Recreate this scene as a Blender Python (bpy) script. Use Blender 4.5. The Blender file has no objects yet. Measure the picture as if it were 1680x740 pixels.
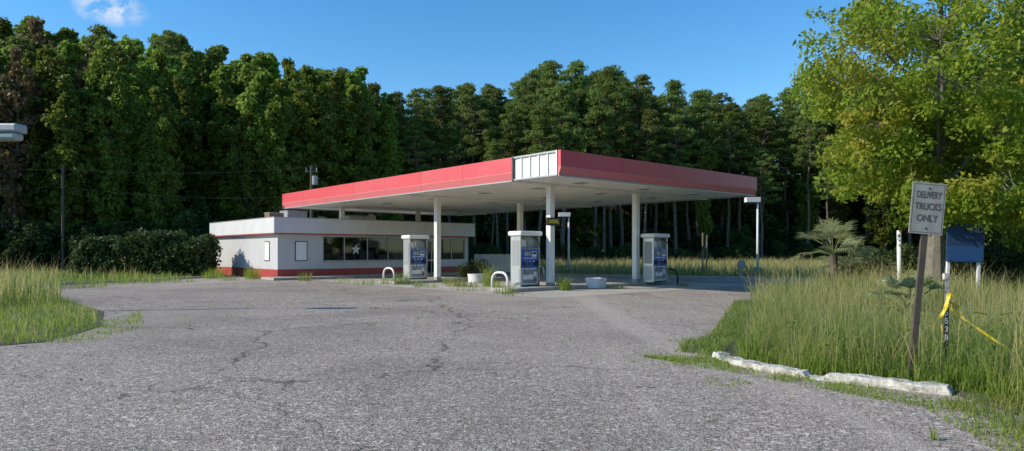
import bpy, math, random
import numpy as np
from mathutils import Vector, Matrix
random.seed(7)
R = np.random.default_rng(11)
F=1095.0; HZ=412.0; CH=1.65
def gp(px,py):
    D=F*CH/(py-HZ); return ((px-840)/F*D, D)
def at(px,D): return (px-840)/F*D
def zz(py,D): return CH+(HZ-py)/F*D
scene=bpy.context.scene
ANG=math.radians(41.2)
CX,CY=1.826,25.0
cA,sA=math.cos(ANG),math.sin(ANG)
def st(a,b): return (CX+b*cA-a*sA, CY+b*sA+a*cA)

# ---------------------------------------------------------------- materials
def newmat(name):
    m=bpy.data.materials.new(name); m.use_nodes=True
    nt=m.node_tree; nt.nodes.clear()
    out=nt.nodes.new('ShaderNodeOutputMaterial')
    return m,nt,out
def N(nt,t,**kw):
    n=nt.nodes.new(t)
    for k,v in kw.items(): setattr(n,k,v)
    return n
def mixc(nt,fac,a,b,bt='MIX'):
    n=nt.nodes.new('ShaderNodeMix'); n.data_type='RGBA'; n.blend_type=bt
    for sock,v in ((0,fac),(6,a),(7,b)):
        if isinstance(v,(int,float)): n.inputs[sock].default_value=v
        elif isinstance(v,tuple): n.inputs[sock].default_value=(v[0],v[1],v[2],1)
        else: nt.links.new(v,n.inputs[sock])
    return n.outputs[2]
def mrange(nt,v,a,b,c=0.,d=1.):
    n=nt.nodes.new('ShaderNodeMapRange'); nt.links.new(v,n.inputs[0])
    for i,x in enumerate((a,b,c,d)): n.inputs[i+1].default_value=x
    return n.outputs[0]
def noise(nt,co,scale,detail=4,rough=.55,dist=0):
    n=nt.nodes.new('ShaderNodeTexNoise'); n.inputs['Scale'].default_value=scale
    n.inputs['Detail'].default_value=detail; n.inputs['Roughness'].default_value=rough
    n.inputs['Distortion'].default_value=dist
    if co is not None: nt.links.new(co,n.inputs['Vector'])
    return n.outputs[0]
def math_(nt,op,a,b=None):
    n=nt.nodes.new('ShaderNodeMath'); n.operation=op
    for i,v in enumerate((a,b)):
        if v is None: continue
        if isinstance(v,(int,float)): n.inputs[i].default_value=v
        else: nt.links.new(v,n.inputs[i])
    return n.outputs[0]
def paint(name,col,dirt=(.25,.22,.18),amt=.35,rough=.5,scale=1.2,metal=0,bump=.05,streak=True):
    m,nt,out=newmat(name)
    tc=N(nt,'ShaderNodeTexCoord'); co=tc.outputs['Object']
    n1=noise(nt,co,scale,6,.65)
    mp=N(nt,'ShaderNodeMapping'); nt.links.new(co,mp.inputs[0]); mp.inputs['Scale'].default_value=(4,4,.35)
    n2=noise(nt,mp.outputs[0],1.6,5,.6)
    f=mrange(nt,n1,.42,.75,0,amt)
    c=mixc(nt,f,col,dirt)
    if streak:
        c=mixc(nt,mrange(nt,n2,.5,.8,0,amt*.8),c,dirt)
    p=N(nt,'ShaderNodeBsdfPrincipled'); nt.links.new(c,p.inputs['Base Color'])
    p.inputs['Roughness'].default_value=rough; p.inputs['Metallic'].default_value=metal
    nb=noise(nt,co,30,3); b=N(nt,'ShaderNodeBump'); b.inputs['Strength'].default_value=bump*2; b.inputs['Distance'].default_value=.01
    nt.links.new(nb,b.inputs['Height']); nt.links.new(b.outputs[0],p.inputs['Normal'])
    nt.links.new(p.outputs[0],out.inputs[0]); return m
def leafmat(name,c1,c2,c3=None,trans=.35,objvar=True,nscale=.5,hv=.35):
    m,nt,out=newmat(name)
    g=N(nt,'ShaderNodeNewGeometry'); oi=N(nt,'ShaderNodeObjectInfo')
    tc=N(nt,'ShaderNodeTexCoord')
    c=mixc(nt,g.outputs['Random Per Island'],c1,c2)
    nz=noise(nt,tc.outputs['Object'],nscale,3,.5)
    if c3: c=mixc(nt,mrange(nt,nz,.5,.72,0,.9),c,c3)
    if objvar:
        hs=N(nt,'ShaderNodeHueSaturation')
        nt.links.new(c,hs.inputs['Color'])
        nt.links.new(mrange(nt,oi.outputs['Random'],0,1,1-hv,1+hv),hs.inputs['Value'])
        nt.links.new(mrange(nt,oi.outputs['Random'],0,1,.485,.52),hs.inputs['Hue'])
        c=hs.outputs[0]
    d=N(nt,'ShaderNodeBsdfPrincipled'); nt.links.new(c,d.inputs['Base Color']); d.inputs['Roughness'].default_value=.55
    d.inputs['Specular IOR Level'].default_value=.3
    t=N(nt,'ShaderNodeBsdfTranslucent')
    hs2=N(nt,'ShaderNodeHueSaturation'); hs2.inputs['Value'].default_value=1.6; nt.links.new(c,hs2.inputs['Color'])
    nt.links.new(hs2.outputs[0],t.inputs['Color'])
    mx=N(nt,'ShaderNodeMixShader'); mx.inputs[0].default_value=trans
    nt.links.new(d.outputs[0],mx.inputs[1]); nt.links.new(t.outputs[0],mx.inputs[2])
    nt.links.new(mx.outputs[0],out.inputs[0]); return m

M={}
M['white']=paint('white_paint',(.78,.77,.74),amt=.3)
M['whiteclean']=paint('white_panel',(.82,.82,.81),amt=.12)
M['band']=paint('band_paint',(.68,.67,.66),(.38,.36,.33),amt=.35,scale=.7)
M['wall']=paint('wall_paint',(.56,.555,.56),(.38,.36,.34),amt=.3,scale=.6)
M['red']=paint('red_fascia',(.66,.075,.09),(.60,.20,.19),amt=.35,rough=.45,scale=.5)
M['redbounce']=paint('red_fascia_bounce',(.72,.17,.18),(.58,.26,.24),amt=.35,rough=.5,scale=.5)  # fascia red made paler: light bounced off the ground put into the colour
M['reddark']=paint('red_stripe',(.42,.045,.04),(.22,.09,.08),amt=.4,scale=1.5)
M['steel']=paint('steel',(.55,.55,.54),(.25,.2,.15),amt=.3,rough=.35,metal=.7)
M['galv']=paint('galvanised',(.42,.43,.43),(.25,.22,.2),amt=.4,rough=.5,metal=.3)
M['grey']=paint('grey_plastic',(.30,.31,.32),amt=.3)
M['dark']=paint('dark_metal',(.035,.035,.038),(.09,.07,.06),amt=.4)
M['black']=paint('black_rubber',(.015,.015,.015),(.05,.05,.05),amt=.2,rough=.6)
M['blue']=paint('blue_panel',(.02,.12,.50),(.08,.16,.35),amt=.25,rough=.35)
M['bluesign']=paint('blue_sign',(.012,.045,.11),(.03,.055,.09),amt=.5,rough=.8)
M['bluefade']=paint('blue_sign_lower',(.015,.075,.21),(.03,.07,.13),amt=.5,rough=.8)
M['screen']=paint('screen_grey',(.36,.42,.40),amt=.1,rough=.2)
M['concrete']=paint('concrete',(.42,.385,.335),(.19,.17,.14),amt=.6,rough=.9,scale=2,bump=.3,streak=False)
M['kerbwhite']=paint('kerb_paint',(.62,.585,.52),(.17,.145,.10),amt=1.1,rough=.9,scale=7,bump=.8,streak=False)
M['wood']=paint('weathered_wood',(.07,.055,.045),(.16,.13,.1),amt=.6,rough=.9,scale=5)
M['signface']=paint('sign_face',(.36,.35,.315),(.21,.185,.14),amt=.7,rough=.6,scale=5)
M['lettergrey']=paint('letter_faded',(.085,.075,.06),(.17,.15,.12),amt=.6,scale=14)
M['signletter']=paint('sign_letter',(.30,.34,.37),amt=.5,scale=10)
M['yellow']=paint('yellow_tape',(.75,.55,.02),(.5,.4,.1),amt=.3,rough=.4)
M['dieselgreen']=paint('diesel_green',(.012,.03,.02),amt=.1)
M['yellowletter']=paint('yellow_letter',(.75,.62,.05),amt=.1)
M['soil']=paint('soil',(.06,.045,.03),amt=.3,rough=1)
M['bark']=paint('bark',(.11,.09,.07),(.05,.04,.03),amt=.8,rough=.95,scale=4,bump=.8)
M['barkpine']=paint('bark_pine',(.15,.11,.08),(.07,.05,.038),amt=.8,rough=.95,scale=3,bump=.8)
M['barkpale']=paint('bark_pale',(.21,.185,.15),(.09,.08,.06),amt=.8,rough=.95,scale=4,bump=.6)
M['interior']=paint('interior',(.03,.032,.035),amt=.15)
M['brownbox']=paint('brown_box',(.22,.13,.08),amt=.4)
def soffit():
    m,nt,out=newmat('soffit_panels')
    tc=N(nt,'ShaderNodeTexCoord'); co=tc.outputs['Object']
    sx=N(nt,'ShaderNodeSeparateXYZ'); nt.links.new(co,sx.inputs[0])
    fr=math_(nt,'FRACT',math_(nt,'MULTIPLY',sx.outputs[0],1/.41))
    seam=math_(nt,'LESS_THAN',fr,.05)
    n1=noise(nt,co,.5,6,.6); n2=noise(nt,co,3,5,.6)
    c=mixc(nt,mrange(nt,n1,.4,.7,0,.5),(.88,.85,.77),(.70,.64,.54))
    c=mixc(nt,mrange(nt,n2,.62,.8,0,.4),c,(.38,.31,.22))
    c=mixc(nt,math_(nt,'MULTIPLY',seam,.5),c,(.2,.18,.15))
    p=N(nt,'ShaderNodeBsdfPrincipled'); nt.links.new(c,p.inputs['Base Color']); p.inputs['Roughness'].default_value=.45
    nt.links.new(p.outputs[0],out.inputs[0]); return m
M['soffit']=soffit()
def glass():
    m,nt,out=newmat('window_glass')
    t=N(nt,'ShaderNodeBsdfTransparent'); t.inputs[0].default_value=(.5,.54,.55,1)
    g=N(nt,'ShaderNodeBsdfGlossy'); g.inputs['Roughness'].default_value=.03; g.inputs['Color'].default_value=(.42,.52,.62,1)
    fr=N(nt,'ShaderNodeFresnel'); fr.inputs[0].default_value=1.5
    f=mrange(nt,fr.outputs[0],0,1,.03,.9)
    mx=N(nt,'ShaderNodeMixShader'); nt.links.new(f,mx.inputs[0]); nt.links.new(t.outputs[0],mx.inputs[1]); nt.links.new(g.outputs[0],mx.inputs[2])
    nt.links.new(mx.outputs[0],out.inputs[0]); return m
M['glass']=glass()

def asphalt():
    m,nt,out=newmat('asphalt_chipseal')
    tc=N(nt,'ShaderNodeTexCoord'); co=tc.outputs['Object']
    v=N(nt,'ShaderNodeTexVoronoi'); v.inputs['Scale'].default_value=62; nt.links.new(co,v.inputs['Vector'])
    sc=N(nt,'ShaderNodeSeparateColor'); nt.links.new(v.outputs['Color'],sc.inputs[0])
    v2=N(nt,'ShaderNodeTexVoronoi'); v2.inputs['Scale'].default_value=30; nt.links.new(co,v2.inputs['Vector'])
    sc2=N(nt,'ShaderNodeSeparateColor'); nt.links.new(v2.outputs['Color'],sc2.inputs[0])
    stone=mixc(nt,sc.outputs[0],(.165,.137,.114),(.68,.58,.48))
    stone=mixc(nt,mrange(nt,sc.outputs[1],.6,1,0,.5),stone,(.56,.40,.29))
    stone=mixc(nt,mrange(nt,v.outputs['Distance'],.35,.75,0,.5),stone,(.05,.043,.038))
    c=mixc(nt,mrange(nt,sc2.outputs[0],.74,.9,0,.55),stone,(.07,.06,.053))
    c=mixc(nt,mrange(nt,sc2.outputs[1],.86,.95,0,.7),c,(.78,.68,.57))
    n1=noise(nt,co,.22,6,.6,.5); n2=noise(nt,co,1.3,6,.65)
    n5=noise(nt,co,.07,3,.5)
    c=mixc(nt,mrange(nt,n1,.46,.64,0,.45),c,(.14,.122,.105))
    c=mixc(nt,mrange(nt,n2,.52,.75,0,.35),c,(.46,.385,.31))
    c=mixc(nt,mrange(nt,n5,.46,.60,0,.3),c,(.48,.40,.325))
    mp=N(nt,'ShaderNodeMapping'); nt.links.new(co,mp.inputs[0]); mp.inputs['Rotation'].default_value=(0,0,math.radians(-38)); mp.inputs['Scale'].default_value=(.5,.035,1)
    n3=noise(nt,mp.outputs[0],1.0,4,.6,.2)
    c=mixc(nt,mrange(nt,n3,.54,.63,0,.4),c,(.52,.44,.36))
    wp=noise(nt,co,.8,5,.6)
    va=N(nt,'ShaderNodeVectorMath',operation='SCALE')
    cmb=N(nt,'ShaderNodeCombineXYZ'); nt.links.new(wp,cmb.inputs[0]); nt.links.new(n2,cmb.inputs[1])
    nt.links.new(cmb.outputs[0],va.inputs[0]); va.inputs['Scale'].default_value=1.6
    ad=N(nt,'ShaderNodeVectorMath',operation='ADD'); nt.links.new(co,ad.inputs[0]); nt.links.new(va.outputs[0],ad.inputs[1])
    vc=N(nt,'ShaderNodeTexVoronoi',feature='DISTANCE_TO_EDGE'); vc.inputs['Scale'].default_value=.17; nt.links.new(ad.outputs[0],vc.inputs['Vector'])
    ck=mrange(nt,vc.outputs['Distance'],.001,.006,1,0)
    ck=math_(nt,'MULTIPLY',ck,mrange(nt,n1,.38,.52,.15,.8))
    c=mixc(nt,ck,c,(.05,.05,.03))
    p=N(nt,'ShaderNodeBsdfPrincipled'); nt.links.new(c,p.inputs['Base Color']); p.inputs['Roughness'].default_value=.9; p.inputs['Specular IOR Level'].default_value=.2
    b=N(nt,'ShaderNodeBump'); b.inputs['Strength'].default_value=.7; b.inputs['Distance'].default_value=.010
    h=math_(nt,'ADD',math_(nt,'MULTIPLY',v.outputs['Distance'],-1.0),math_(nt,'MULTIPLY',sc2.outputs[0],.5))
    nt.links.new(h,b.inputs['Height']); nt.links.new(b.outputs[0],p.inputs['Normal'])
    nt.links.new(p.outputs[0],out.inputs[0]); return m
M['asphalt']=asphalt()
def groundm(name,a,b_,c_):
    m,nt,out=newmat(name)
    tc=N(nt,'ShaderNodeTexCoord'); co=tc.outputs['Object']
    c=mixc(nt,mrange(nt,noise(nt,co,.6,6,.6),.4,.65),a,b_)
    c=mixc(nt,mrange(nt,noise(nt,co,9,5,.7),.45,.7),c,c_)
    p=N(nt,'ShaderNodeBsdfPrincipled'); nt.links.new(c,p.inputs['Base Color']); p.inputs['Roughness'].default_value=1
    b=N(nt,'ShaderNodeBump'); b.inputs['Strength'].default_value=1; b.inputs['Distance'].default_value=.05
    nt.links.new(noise(nt,co,14,5,.7),b.inputs['Height']); nt.links.new(b.outputs[0],p.inputs['Normal'])
    nt.links.new(p.outputs[0],out.inputs[0]); return m
M['groundm']=groundm('grassy_ground',(.06,.08,.025),(.11,.11,.045),(.17,.15,.08))
M['vergem']=groundm('verge_ground',(.06,.08,.025),(.10,.11,.04),(.20,.17,.11))
M['pad']=groundm('concrete_pad',(.50,.45,.385),(.38,.345,.295),(.44,.395,.335))

M['g_green']=leafmat('grass_green',(.10,.17,.03),(.24,.30,.06),(.31,.30,.09),.45,False,.8)
M['g_short']=leafmat('grass_short',(.15,.23,.03),(.28,.35,.05),(.32,.32,.09),.45,False,.8)
M['g_straw']=leafmat('grass_straw',(.34,.31,.11),(.54,.45,.21),(.24,.26,.08),.45,False,.3)
M['l_oak']=leafmat('leaf_broad',(.085,.14,.018),(.21,.26,.034),(.17,.22,.04),.45,True,.35,.45)
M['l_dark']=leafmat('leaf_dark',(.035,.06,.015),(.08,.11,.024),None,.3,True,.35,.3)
M['l_pine']=leafmat('leaf_pine',(.08,.125,.026),(.18,.22,.045),(.18,.21,.048),.4,True,.35,.35)
M['l_red']=leafmat('leaf_rusty',(.12,.075,.035),(.20,.12,.055),(.09,.10,.03),.25,True,.6,.2)
M['l_bright']=leafmat('leaf_bright',(.15,.22,.02),(.32,.36,.038),(.38,.31,.05),.5,True,.5,.05)
M['l_hedge']=leafmat('leaf_hedge',(.03,.055,.014),(.07,.10,.022),None,.25,False,.8)
M['l_palm']=leafmat('leaf_palm',(.20,.23,.09),(.36,.37,.18),None,.4,False,.8)
M['l_weed']=leafmat('leaf_weed',(.09,.17,.025),(.17,.26,.04),None,.4,False,.8)

# ---------------------------------------------------------------- mesh builder
class MB:
    def __init__(s): s.v=[]; s.f=[]; s.m=[]; s.mats=[]; s.n=0
    def mi(s,mat):
        if mat not in s.mats: s.mats.append(mat)
        return s.mats.index(mat)
    def add(s,vs,fs,mat):
        vs=np.asarray(vs,dtype=float); k=s.n; s.v.append(vs); s.n+=len(vs)
        if isinstance(fs,np.ndarray): fs=(fs+k).tolist()
        else: fs=[[i+k for i in f] for f in fs]
        s.f+=fs; s.m+=[s.mi(mat)]*len(fs)
    def box(s,x0,x1,y0,y1,z0,z1,mat):
        s.add([(x0,y0,z0),(x1,y0,z0),(x1,y1,z0),(x0,y1,z0),(x0,y0,z1),(x1,y0,z1),(x1,y1,z1),(x0,y1,z1)],
          [(0,3,2,1),(4,5,6,7),(0,1,5,4),(1,2,6,5),(2,3,7,6),(3,0,4,7)],mat)
    def tube(s,pts,r,mat,n=8,cap=True):
        P=[Vector(p) for p in pts]; k=len(P)
        rs=r if isinstance(r,(list,tuple)) else [r]*k
        vs=[]; up=Vector((0,0,1)); 
        t0=(P[1]-P[0]).normalized()
        ref=Vector((1,0,0)) if abs(t0.z)>.9 else up
        for i in range(k):
            t=(P[min(i+1,k-1)]-P[max(i-1,0)]).normalized()
            u=t.cross(ref); 
            if u.length<1e-3: u=t.cross(Vector((0,1,.1)))
            u.normalize(); w=t.cross(u)
            for j in range(n):
                a=2*math.pi*j/n; vs.append(tuple(P[i]+(u*math.cos(a)+w*math.sin(a))*rs[i]))
        fs=[(i*n+j,i*n+(j+1)%n,(i+1)*n+(j+1)%n,(i+1)*n+j) for i in range(k-1) for j in range(n)]
        if cap: fs+=[tuple(range(n))[::-1],tuple(range((k-1)*n,k*n))]
        s.add(vs,fs,mat)
    def lathe(s,prof,mat,c=(0,0,0),n=24):
        vs=[];k=len(prof)
        for (r,z) in prof:
            for j in range(n):
                a=2*math.pi*j/n; vs.append((c[0]+r*math.cos(a),c[1]+r*math.sin(a),c[2]+z))
        fs=[(i*n+j,i*n+(j+1)%n,(i+1)*n+(j+1)%n,(i+1)*n+j) for i in range(k-1) for j in range(n)]
        fs+=[tuple(range((k-1)*n,k*n))]
        s.add(vs,fs,mat)
    def prism(s,prof,vec,mat):
        n=len(prof); vs=[tuple(p) for p in prof]+[tuple(Vector(p)+Vector(vec)) for p in prof]
        fs=[(i,(i+1)%n,n+(i+1)%n,n+i) for i in range(n)]+[tuple(range(n))[::-1],tuple(range(n,2*n))]
        s.add(vs,fs,mat)
    def obj(s,name,parent=None,loc=(0,0,0),rz=0,bevel=0,smooth=False,data=False):
        me=bpy.data.meshes.new(name)
        V=np.concatenate(s.v) if s.v else np.zeros((0,3))
        me.from_pydata(V.tolist(),[],s.f)
        for m in s.mats: me.materials.append(m)
        me.polygons.foreach_set('material_index',s.m)
        if smooth: me.polygons.foreach_set('use_smooth',[True]*len(s.f))
        me.update()
        if data: return me
        o=bpy.data.objects.new(name,me); scene.collection.objects.link(o)
        o.location=loc; o.rotation_euler=(0,0,rz)
        if parent: o.parent=parent
        if bevel:
            b=o.modifiers.new('bevel','BEVEL'); b.width=bevel; b.segments=2; b.limit_method='ANGLE'
        return o
def empty(name,loc=(0,0,0),rz=0):
    e=bpy.data.objects.new(name,None); scene.collection.objects.link(e); e.location=loc; e.rotation_euler=(0,0,rz); e.empty_display_size=.2
    return e
def text(name,s,size,parent,loc,mat,rot=(math.pi/2,0,0),ext=.002,ax='CENTER',off=0):
    c=bpy.data.curves.new(name,'FONT'); c.body=s; c.size=size; c.extrude=ext; c.align_x=ax; c.align_y='CENTER'; c.offset=off
    c.materials.append(mat); o=bpy.data.objects.new(name,c); scene.collection.objects.link(o); o.parent=parent; o.location=loc; o.rotation_euler=rot
    return o

# ---------------------------------------------------------------- leaf / grass generators
def unit(n):
    v=R.normal(size=(n,3)); return v/np.linalg.norm(v,axis=1)[:,None]
def leaves(P,size,asp=.5,jit=.4,up=0):
    n=len(P); u=unit(n); w=unit(n)
    if up: w[:,2]*=.3; u[:,2]*=(1-up)
    u/=np.linalg.norm(u,axis=1)[:,None]
    v=np.cross(u,w); v/=np.linalg.norm(v,axis=1)[:,None]+1e-9
    s=(size*(1+jit*(R.random(n)*2-1)))[:,None]
    V=np.stack([P-u*s,P-v*s*asp+u*s*.1,P+u*s,P+v*s*asp+u*s*.1],1).reshape(-1,3)
    return V,np.arange(n*4).reshape(-1,4)
def blades(P,h,w,lean=.35,hj=.45,tip=.12):
    n=len(P); a=R.random(n)*2*np.pi
    f=1+.35*np.sin(P[:,0]*1.7+1.3*np.sin(P[:,1]*1.1))*np.sin(P[:,1]*1.4+1.7*np.sin(P[:,0]*.6))
    H=h*f*(1+hj*(R.random(n)*2-1)); L=H*lean*(R.random(n)*1.3)
    d=np.stack([np.cos(a),np.sin(a),np.zeros(n)],1)
    b=R.random(n)*2*np.pi; s=np.stack([np.cos(b),np.sin(b),np.zeros(n)],1)*(w*(.6+.8*R.random(n)))[:,None]*.5
    up=np.array([0,0,1.])
    m=P+d*(L*.35)[:,None]+up*(H*.6)[:,None]; t=P+d*L[:,None]+up*(H*(1-.25*lean))[:,None]
    V=np.stack([P-s,P+s,m+s*.8,m-s*.8,t+s*tip,t-s*tip],1).reshape(-1,3)
    k=np.arange(n)[:,None]*6
    Fc=np.concatenate([k+np.array([0,1,2,3]),k+np.array([3,2,4,5])])
    return V,Fc
def inpoly(P,poly):
    x,y=P[:,0],P[:,1]; c=np.zeros(len(P),bool); n=len(poly); j=n-1
    for i in range(n):
        xi,yi=poly[i]; xj,yj=poly[j]
        cond=((yi>y)!=(yj>y))&(x<(xj-xi)*(y-yi)/(yj-yi+1e-12)+xi); c^=cond; j=i
    return c
def sample(poly,n,power=0,dmin=8,clump=0,cs=1.5):
    poly=np.array(poly); lo=poly.min(0); hi=poly.max(0); out=[]; tot=0
    ph=R.random(6)*6
    while tot<n:
        P=lo+(hi-lo)*R.random((n*3,2)); ok=inpoly(P,poly)
        D=np.maximum(np.hypot(P[:,0],P[:,1]),dmin)
        ok&=R.random(len(P))<(dmin/D)**power
        if clump:
            f=np.sin(P[:,0]*cs+ph[0]+2*np.sin(P[:,1]*cs*.7+ph[1]))*np.sin(P[:,1]*cs*1.3+ph[2]+2*np.sin(P[:,0]*cs*.5+ph[3]))
            ok&=R.random(len(P))<(1-clump)+clump*(f*.5+.5)
        P=P[ok]; out.append(P); tot+=len(P)
        if len(out)>40: break
    P=np.concatenate(out)[:n]; return np.concatenate([P,np.zeros((len(P),1))],1)

# ---------------------------------------------------------------- ground
def sheet(name,poly,z,mat):
    b=MB(); b.add([(x,y,z) for x,y in poly],[tuple(range(len(poly)))],mat); return b.obj(name)
sheet('ground',[(-700,-300),(700,-300),(700,900),(-700,900)],0,M['groundm'])
lot=[(-90,-25),(90,-25),(90,20),(40,30),(24,33),(18,36.5),(13.5,40),(8,42.5),(1,46),(-1,56),(-14,54),(-19,43),(-20.5,35),(-22.5,31),(-90,28)]
sheet('asphalt_lot',lot,.004,M['asphalt'])
pad=[st(-1,-1.6),st(-1,12.5),st(17.5,12.5),st(17.5,-1.6)]
sheet('concrete_pad',pad,.008,M['pad'])
right=[(4.75,5.2),(5.05,6.6),(5.06,7.62),(4.55,8.1),(3.95,8.6),(3.5,9.25),(3.22,10.1),(3.5,11.0),(4.3,13),(5.8,17),(7.6,21.5),(10.5,25.5),(15,29.5),(22,31),(40,27),(60,10),(60,3),(9,3)]
left=[(-8.5,12.0),(-8.55,12.9),(-9.0,14.6),(-11.0,18),(-15.5,23),(-20.3,27.3),(-30,29.5),(-60,29.5),(-60,9),(-13,9),(-9.2,11.2)]
sheet('grass_verge',right,.012,M['vergem'])
sheet('grass_verge',left,.012,M['vergem'])

def kerb(name,pts,mat,w=.16,h=.12,step=.25,jit=.008,rough=0):
    L=[];P=[Vector((p[0],p[1],0)) for p in pts]
    for i in range(len(P)-1):
        d=(P[i+1]-P[i]); k=max(1,int(d.length/step))
        for j in range(k): L.append(P[i]+d*(j/k))
    L.append(P[-1]); b=MB(); prof=[(-.5,0),(-.52,.35),(-.5,.8),(-.42,.98),(-.1,1),(.2,1),(.42,.98),(.5,.8),(.52,.35),(.5,0)]
    vs=[]; n=len(prof); ph=[random.random()*6 for _ in range(4)]
    for i,p in enumerate(L):
        t=(L[min(i+1,len(L)-1)]-L[max(i-1,0)]).normalized(); s=Vector((t.y,-t.x,0)); u=i*step
        k=1+rough*(.4*math.sin(u*2.3+ph[0])+.3*math.sin(u*5.7+ph[1])+.3*math.sin(u*13+ph[2]))
        if rough: k*= .35 if (math.sin(u*4.1+ph[3])>.9) else 1
        kk=1+rough*.4*(math.sin(u*3.7+ph[2])*.6+math.sin(u*11+ph[1])*.4)
        for (o,z) in prof:
            q=p+s*(o*w*kk+(random.random()-.5)*jit); vs.append((q.x,q.y,max(0,z*h*k+(random.random()-.5)*jit)))
    fs=[(i*n+j,i*n+j+1,(i+1)*n+j+1,(i+1)*n+j) for i in range(len(L)-1) for j in range(n-1)]
    fs+=[tuple(range(n)),tuple(range((len(L)-1)*n,len(L)*n))[::-1]]
    b.add(vs,fs,mat); return b.obj(name)
kerb('kerb',[(3.19,10.27),(3.28,9.7),(3.5,9.2),(3.93,8.62),(4.5,8.14),(5.06,7.66)],M['kerbwhite'],.22,.095,.045,.014,.22)
kerb('kerb',[(1,46),(8,42.5),(13.5,40),(18,36.5),(24,33),(40,30)],M['concrete'],.2,.14)
kerb('kerb',[(-30,29.8),(-22.5,31),(-20.5,35),(-18.6,42)],M['concrete'],.2,.14)

# ---------------------------------------------------------------- canopy
can=empty('gas_station_canopy',(CX,CY,0),ANG)
W,Ln=14.4,26.1; ZB,ZT=4.5,5.46
b=MB(); b.box(.16,W-.16,.16,Ln-.16,ZB+.05,ZB+.10,M['soffit']); b.obj('soffit',can)
b=MB(); b.box(.17,W-.17,.17,Ln-.17,ZB+.5,ZT-.1,M['galv']); b.obj('deck',can)
def fascia_seg(mb,side,s0,s1,upper=None):
    def mp(s,o,z):
        return {'L':(-o,s,z),'F':(s,-o,z),'R':(W+o,s,z),'B':(s,Ln+o,z)}[side]
    def seg(pr,mat):
        p=[Vector(mp(s0,o,z)) for o,z in pr]; v=Vector(mp(s1,0,0))-Vector(mp(s0,0,0)); mb.prism(p,v,mat)
    seg([(-.15,ZT),(0,ZT),(0,4.861),(-.15,4.861)],M['red'])
    seg([(-.15,4.858),(.012,4.858),(.012,4.82),(-.10,ZB+.04),(-.15,ZB+.04)],M['redbounce'])
    seg([(-.15,ZB+.037),(-.085,ZB+.037),(-.085,ZB-.02),(-.15,ZB-.02)],M['galv'])
b=MB()
s=2.77
while s<Ln-.1:
    e=min(s+3.35,Ln-.16 if s+3.35>Ln-.5 else s+3.35); fascia_seg(b,'L',s,e-.008); s=e
    if e>=Ln-.2: break
s=0.0
for k in range(4):
    fascia_seg(b,'F',s,s+3.6-.008); s+=3.6
fascia_seg(b,'R',.16,Ln-.16); fascia_seg(b,'B',0,W)
b.obj('red_fascia',can,bevel=.008)
b=MB()
b.box(.05,.15,.16,2.765,ZB+.04,ZT-.01,M['white'])
for i in range(6):
    y=.2+i*.5; b.box(.0,.048,y,y+.05,ZB+.02,ZT-.02,M['whiteclean'])
b.box(-.02,.046,.2,2.75,ZT-.07,ZT,M['galv']); b.box(-.02,.046,.2,2.75,ZB,ZB+.06,M['galv'])
b.box(-.04,.046,2.66,2.74,ZB-.04,ZT+.05,M['dark'])
b.box(-.03,-.0,.18,.24,ZB+.02,ZT,M['whiteclean'])
b.obj('bare_fascia_frame',can)
b=MB()
for i,y in enumerate((1.7,4.6,8.2,13.,17.5,22.)):
    for x in (2.9,7.1,11.2):
        if i%2: x+=.3
        b.box(x-.32,x+.32,y-.32,y+.32,ZB+.02,ZB+.048,M['whiteclean']); b.box(x-.25,x+.25,y-.25,y+.25,ZB-.0,ZB+.019,M['grey'])
b.obj('soffit_lights',can,bevel=.005)
b=MB()
for y in (2.79,11.2,21.9):
    b.box(.3,W-.3,y-.1,y+.1,ZB-.06,ZB+.049,M['white'])
b.obj('beams',can)
b=MB()
for a in (2.79,11.2,21.9):
    for bb in (2.2,8.0):
        z0=.15 if a<20 else 3.4
        b.box(bb-.13,bb+.13,a-.13,a+.13,z0+.012,ZB-.062,M['white'])
        b.box(bb-.2,bb+.2,a-.2,a+.2,z0,z0+.012,M['galv'])
        b.box(bb-.14,bb+.14,a-.14,a+.14,z0+.013,z0+.16,M['concrete'])
b.obj('columns',can,bevel=.015)
sg=empty('diesel_sign',(*st(2.79-.16,2.2),0),ANG)
D0=28.6; zc=zz(364,D0)
b=MB(); b.box(-.37,.37,-.05,-.01,zc-.15,zc+.15,M['dieselgreen']); b.box(-.39,.39,-.012,.02,zc-.17,zc+.17,M['dark']); b.obj('board',sg,bevel=.004)
text('lettering','DIESEL',.215,sg,(0,-.053,zc),M['yellowletter'],off=.006)

# ---------------------------------------------------------------- pump islands
for a in (2.9,11.8):
    b=MB(); prof=[(-.55,0),(-.55,.12),(-.52,.15),(.52,.15),(.55,.12),(.55,0)]
    wv=.6 if a<5 else .75
    b.prism([(-.5,o*wv/.55,z+.009) for o,z in prof],(11.1,0,0),M['concrete'])
    x,y=st(a,0); b.obj('pump_island',None,(x,y,0),ANG,bevel=.02)
def tubearc(w,h):
    r=w/2*.75
    pts=[(0,-w/2,0),(0,-w/2,h-r)]
    for i in range(1,7):
        t=math.pi/2*i/6; pts.append((0,-w/2+r-r*math.cos(t),h-r+r*math.sin(t)))
    for i in range(0,7):
        t=math.pi/2*i/6; pts.append((0,w/2-r+r*math.sin(t),h-r+r*math.cos(t)))
    pts.append((0,w/2,0)); return pts
for (a,bb,mat) in ((3.6,.05,M['white']),(12.9,.3,M['white']),(2.2,9.9,M['dark']),(11.9,10.1,M['white'])):
    b=MB(); b.tube(tubearc(.9,.76),.05,mat,10); x,y=st(a,bb); b.obj('guard_hoop',None,(x,y,.0),ANG+.1,smooth=True)

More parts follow.
